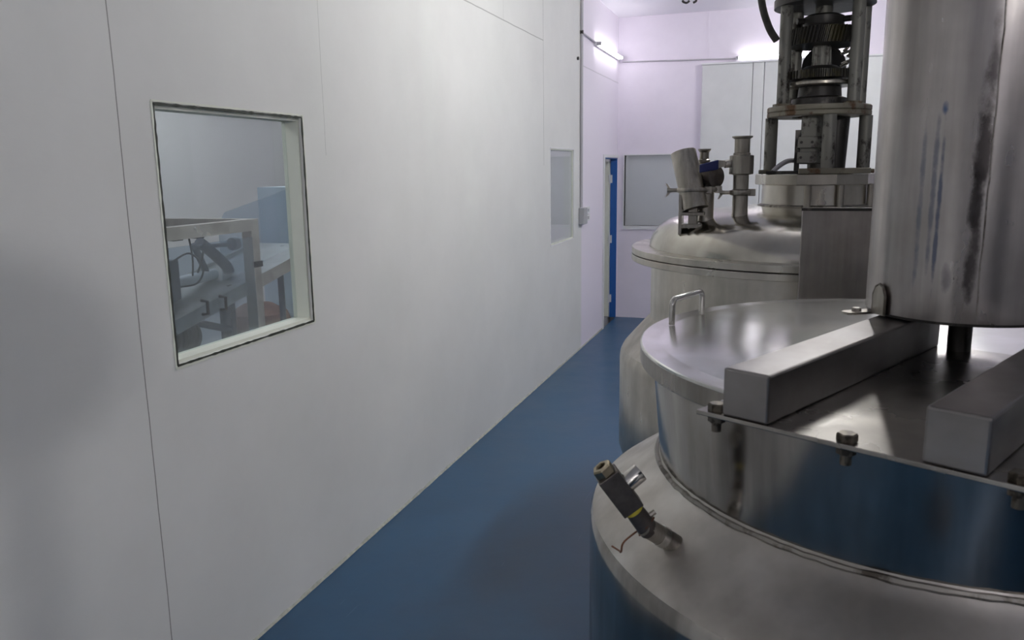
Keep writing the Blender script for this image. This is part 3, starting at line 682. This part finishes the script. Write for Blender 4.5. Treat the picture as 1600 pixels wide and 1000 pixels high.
bm = lathe(B(), [(.028, 1.925), (.028, 1.94), (.023, 1.943), (.028, 1.948), (.028, 1.955), (.022, 1.960), (.021, 1.99), (.030, 2.0), (.030, 2.006), (0, 2.006)], (1.652, 3.86, 0), 24)
obj('small_port', bm, M['steel_pipe'], p2)
# tilted sight glass tube
a0 = Vector((1.632, 3.74, 1.735)); a1 = Vector((1.562, 3.80, 1.992))
sg = obj('sight_glass_tube', lathe(B(), [(.0, 0), (.058, 0), (.058, (a1-a0).length), (.050, (a1-a0).length), (.050, .1), (0, .1)], a0, 40, axis=(a1-a0)), M['steel_pipe'], v2, label='wide tilted steel tube with open top')
z0 = dome_z(1.60, 3.74)
bm = box(B(), 1.557, 1.572, 3.72, 3.80, z0-.03, 1.80); box(bm, 1.572, 1.665, 3.70, 3.77, z0+.002, z0+.02)
box(bm, 1.568, 1.672, 3.69, 3.78, 1.708, 1.722); box(bm, 1.60, 1.64, 3.73, 3.77, z0-.005, 1.745)
obj('tube_bracket', bm, M['steel_pipe'], sg, smooth=False, bevel=.002)
clamp(sg, 1.612, 3.77, 1.820, .052)

# black hose falling from the ceiling to the far vessel's motor
hs = tube(B(), [(1.86, 4.02, 3.5), (1.855, 4.02, 3.0), (1.868, 4.02, 2.70), (1.905, 4.05, 2.565), (1.945, 4.08, 2.50)], .017, 12)
tag(obj('hose', hs, M['hose'], origin=(1.86, 4.02, 3.5)), 'dark rubber hose hanging beside the gear frame of the far vessel', 'hose')
hk = B(); tube(hk, [(.86, 9.36, H), (.86, 9.36, H-.015), (.90, 9.36, H-.03), (.93, 9.36, H-.01)], .012, 8)
tube(hk, [(1.0, 9.36, H), (1.0, 9.36, H-.02), (.97, 9.36, H-.035)], .012, 8)
tag(obj('ceiling_hook', hk, M['dark_iron'], origin=(.86, 9.36, H)), 'small dark hook hanging from the ceiling near the back wall', 'hook')

# ================================================================ machine in the neighbouring room
mc = thing('packing_machine', 'steel framed machine with clear guard door and black handles behind the near window', 'machine', (-.9, 3.3, 0))
def part(name, bm, mat, parent=None, **k): return obj(name, bm, mat, parent or mc, **k)
for x, y in ((-.62, 2.62), (-.62, 3.50), (-1.25, 2.62), (-1.25, 3.50)):
    part('frame_post', box(B(), x-.03, x+.03, y-.03, y+.03, 0, 1.63), M['tray'], smooth=False)
for x in (-.62, -1.25): part('frame_rail', box(B(), x-.03, x+.03, 2.59, 3.53, 1.63, 1.69), M['tray'], smooth=False)
for y in (2.62, 3.50): part('frame_rail', box(B(), -1.22, -.65, y-.03, y+.03, 1.63, 1.69), M['tray'], smooth=False)
for z in (.35, .98): part('frame_rail', box(B(), -.645, -.595, 2.65, 3.47, z-.025, z+.025), M['tray'], smooth=False)
gd = part('guard_door', box(B(), -.588, -.582, 2.66, 3.462, 1.01, 1.60), M['acrylic'], smooth=False)
for y in (3.045, 3.175):
    bm = tube(B(), [(-.582, y, 1.268), (-.55, y, 1.272), (-.548, y, 1.33), (-.582, y, 1.335)], .008, 8, False)
    obj('handle', bm, M['black'], gd)
part('latch', box(B(), -.60, -.578, 3.47, 3.53, 1.44, 1.47), M['black'], smooth=False)
bm = quadplate(B(), [(-.66, 2.75, 1.20), (-.66, 4.22, 1.485), (-1.10, 4.22, 1.485), (-1.10, 2.75, 1.20)], (0, 0, 1), .006)
ch = part('chute', bm, M['tray'], smooth=False)
for x in (-.655, -1.105): obj('chute_rail', quadplate(B(), [(x, 2.75, 1.15), (x, 4.22, 1.44), (x, 4.22, 1.51), (x, 2.75, 1.22)], (1, 0, 0), .012), M['tray'], ch, smooth=False)
obj('chute_guard', quadplate(B(), [(-.82, 3.50, 1.66), (-.82, 3.56, 1.72), (-.82, 4.20, 1.835), (-.82, 4.32, 1.50), (-.82, 3.50, 1.36)], (1, 0, 0), .006), M['acrylic'], ch, smooth=False)
for x in (-.7, -1.05): obj('chute_leg', cyl(B(), (x, 3.85, 0), (x, 3.85, 1.40), .018, 12), M['machine_grey'], ch)
part('inner_column', box(B(), -.93, -.87, 3.17, 3.24, .4, 1.50), M['machine_grey'], smooth=False)
part('arm', tube(B(), [(-.90, 3.44, 1.57), (-.90, 3.50, 1.53), (-.90, 3.44+.2, 1.42), (-.90, 3.66, 1.36)], .03, 12), M['machine_grey'])
part('arm', tube(B(), [(-.92, 3.42, 1.56), (-.92, 3.52, 1.36)], .018, 12), M['machine_grey'])
bm = cyl(B(), (-.90, 3.40, 1.545), (-.90, 3.72, 1.535), .012, 12); cyl(bm, (-.90, 3.70, 1.535), (-.90, 3.74, 1.535), .035, 16); part('tension_knob', bm, M['machine_grey'])
part('film_roll', cyl(B(), (-.92, 3.26, 1.375), (-.92, 3.56, 1.385), .03, 20), M['white'])
bm = cyl(B(), (-.95, 3.12, 1.10), (-.95, 3.36, 1.08), .085, 24)
for k in range(6): lathe(bm, [(.086, 0), (.098, 0), (.098, .01), (.086, .01)], (-.95, 3.15+k*.035, 1.097), 20, axis=(0, 1, -.08))
part('drive_motor', bm, M['dark_iron'])
bm = cyl(B(), (-.88, 3.18, .95), (-.88, 3.32, .93), .075, 24); part('gearbox', bm, M['machine_grey'])
part('crossbar', tube(B(), [(-.88, 3.30, 1.17), (-.88, 3.60, 1.07)], .02, 10), M['machine_grey'])
part('inner_post', cyl(B(), (-.9, 3.60, 0), (-.9, 3.60, 1.22), .03, 16), M['machine_grey'])
part('inner_panel', quadplate(B(), [(-.98, 3.15, 1.20), (-.98, 3.47, 1.33), (-.98, 3.47, 1.12), (-.98, 3.15, 1.08)], (1, 0, 0), .01), M['machine_grey'], smooth=False)
part('cable', tube(B(), [(-.86, 3.20, 1.50), (-.82, 3.27, 1.53), (-.82, 3.36, 1.45), (-.84, 3.33, 1.37), (-.88, 3.24, 1.36)], .005, 8), M['black'])
part('cable', tube(B(), [(-.90, 3.47, 1.64), (-.90, 3.46, 1.50), (-.92, 3.40, 1.36)], .005, 8), M['black'])
part('cable', tube(B(), [(-.90, 3.36, 1.63), (-.90, 3.38, 1.50), (-.90, 3.37, 1.40)], .005, 8), M['black'])
for x, y in ((-.75, 3.10), (-.75, 3.25)): part('top_clip', box(B(), x-.02, x+.02, y-.03, y+.03, 1.61, 1.63), M['black'], smooth=False)
bm = lathe(B(), [(.10, 1.69), (.11, 1.70), (.08, 1.725), (0, 1.73)], (-.95, 2.9, 0), 24, True); part('top_cover', bm, M['machine_grey'])
dr = thing('drum', 'red brown rounded drum standing beneath the machine chute', 'barrel', (-1.46, 4.64, 0))
obj('drum_body', lathe(B(), [(.20, 0), (.225, .02), (.25, .35), (.25, .7), (.24, .85), (.20, .96), (.10, 1.02), (0, 1.035)], (-1.46, 4.64, 0), 48, True), M['drum'], dr)
cb_ = thing('cabinet', 'pale blue open fronted cabinet with dark shelves behind the machine chute', 'cabinet', (-1.46, 5.16, 0))
bm = B(); box(bm, -1.60, -1.32, 4.92, 4.94, .05, 1.82); box(bm, -1.60, -1.32, 5.38, 5.40, .05, 1.82); box(bm, -1.60, -1.58, 4.94, 5.38, .05, 1.80); box(bm, -1.60, -1.32, 4.94, 5.38, 1.80, 1.82)
obj('cabinet_body', bm, M['pale_blue'], cb_, smooth=False)
for z in (.06, .45, .85, 1.12, 1.33, 1.55): obj('shelf', box(B(), -1.578, -1.33, 4.941, 5.379, z, z+.018), M['machine_grey'], cb_, smooth=False)
for z in (.90, 1.15, 1.36, 1.58): obj('storage_tray', box(B(), -1.55, -1.34, 4.96, 5.36, z-.02, z+.09), M['dark_body'], cb_, smooth=False)
obj('plinth', box(B(), -1.59, -1.33, 4.94, 5.38, 0, .05), M['machine_grey'], cb_, smooth=False)
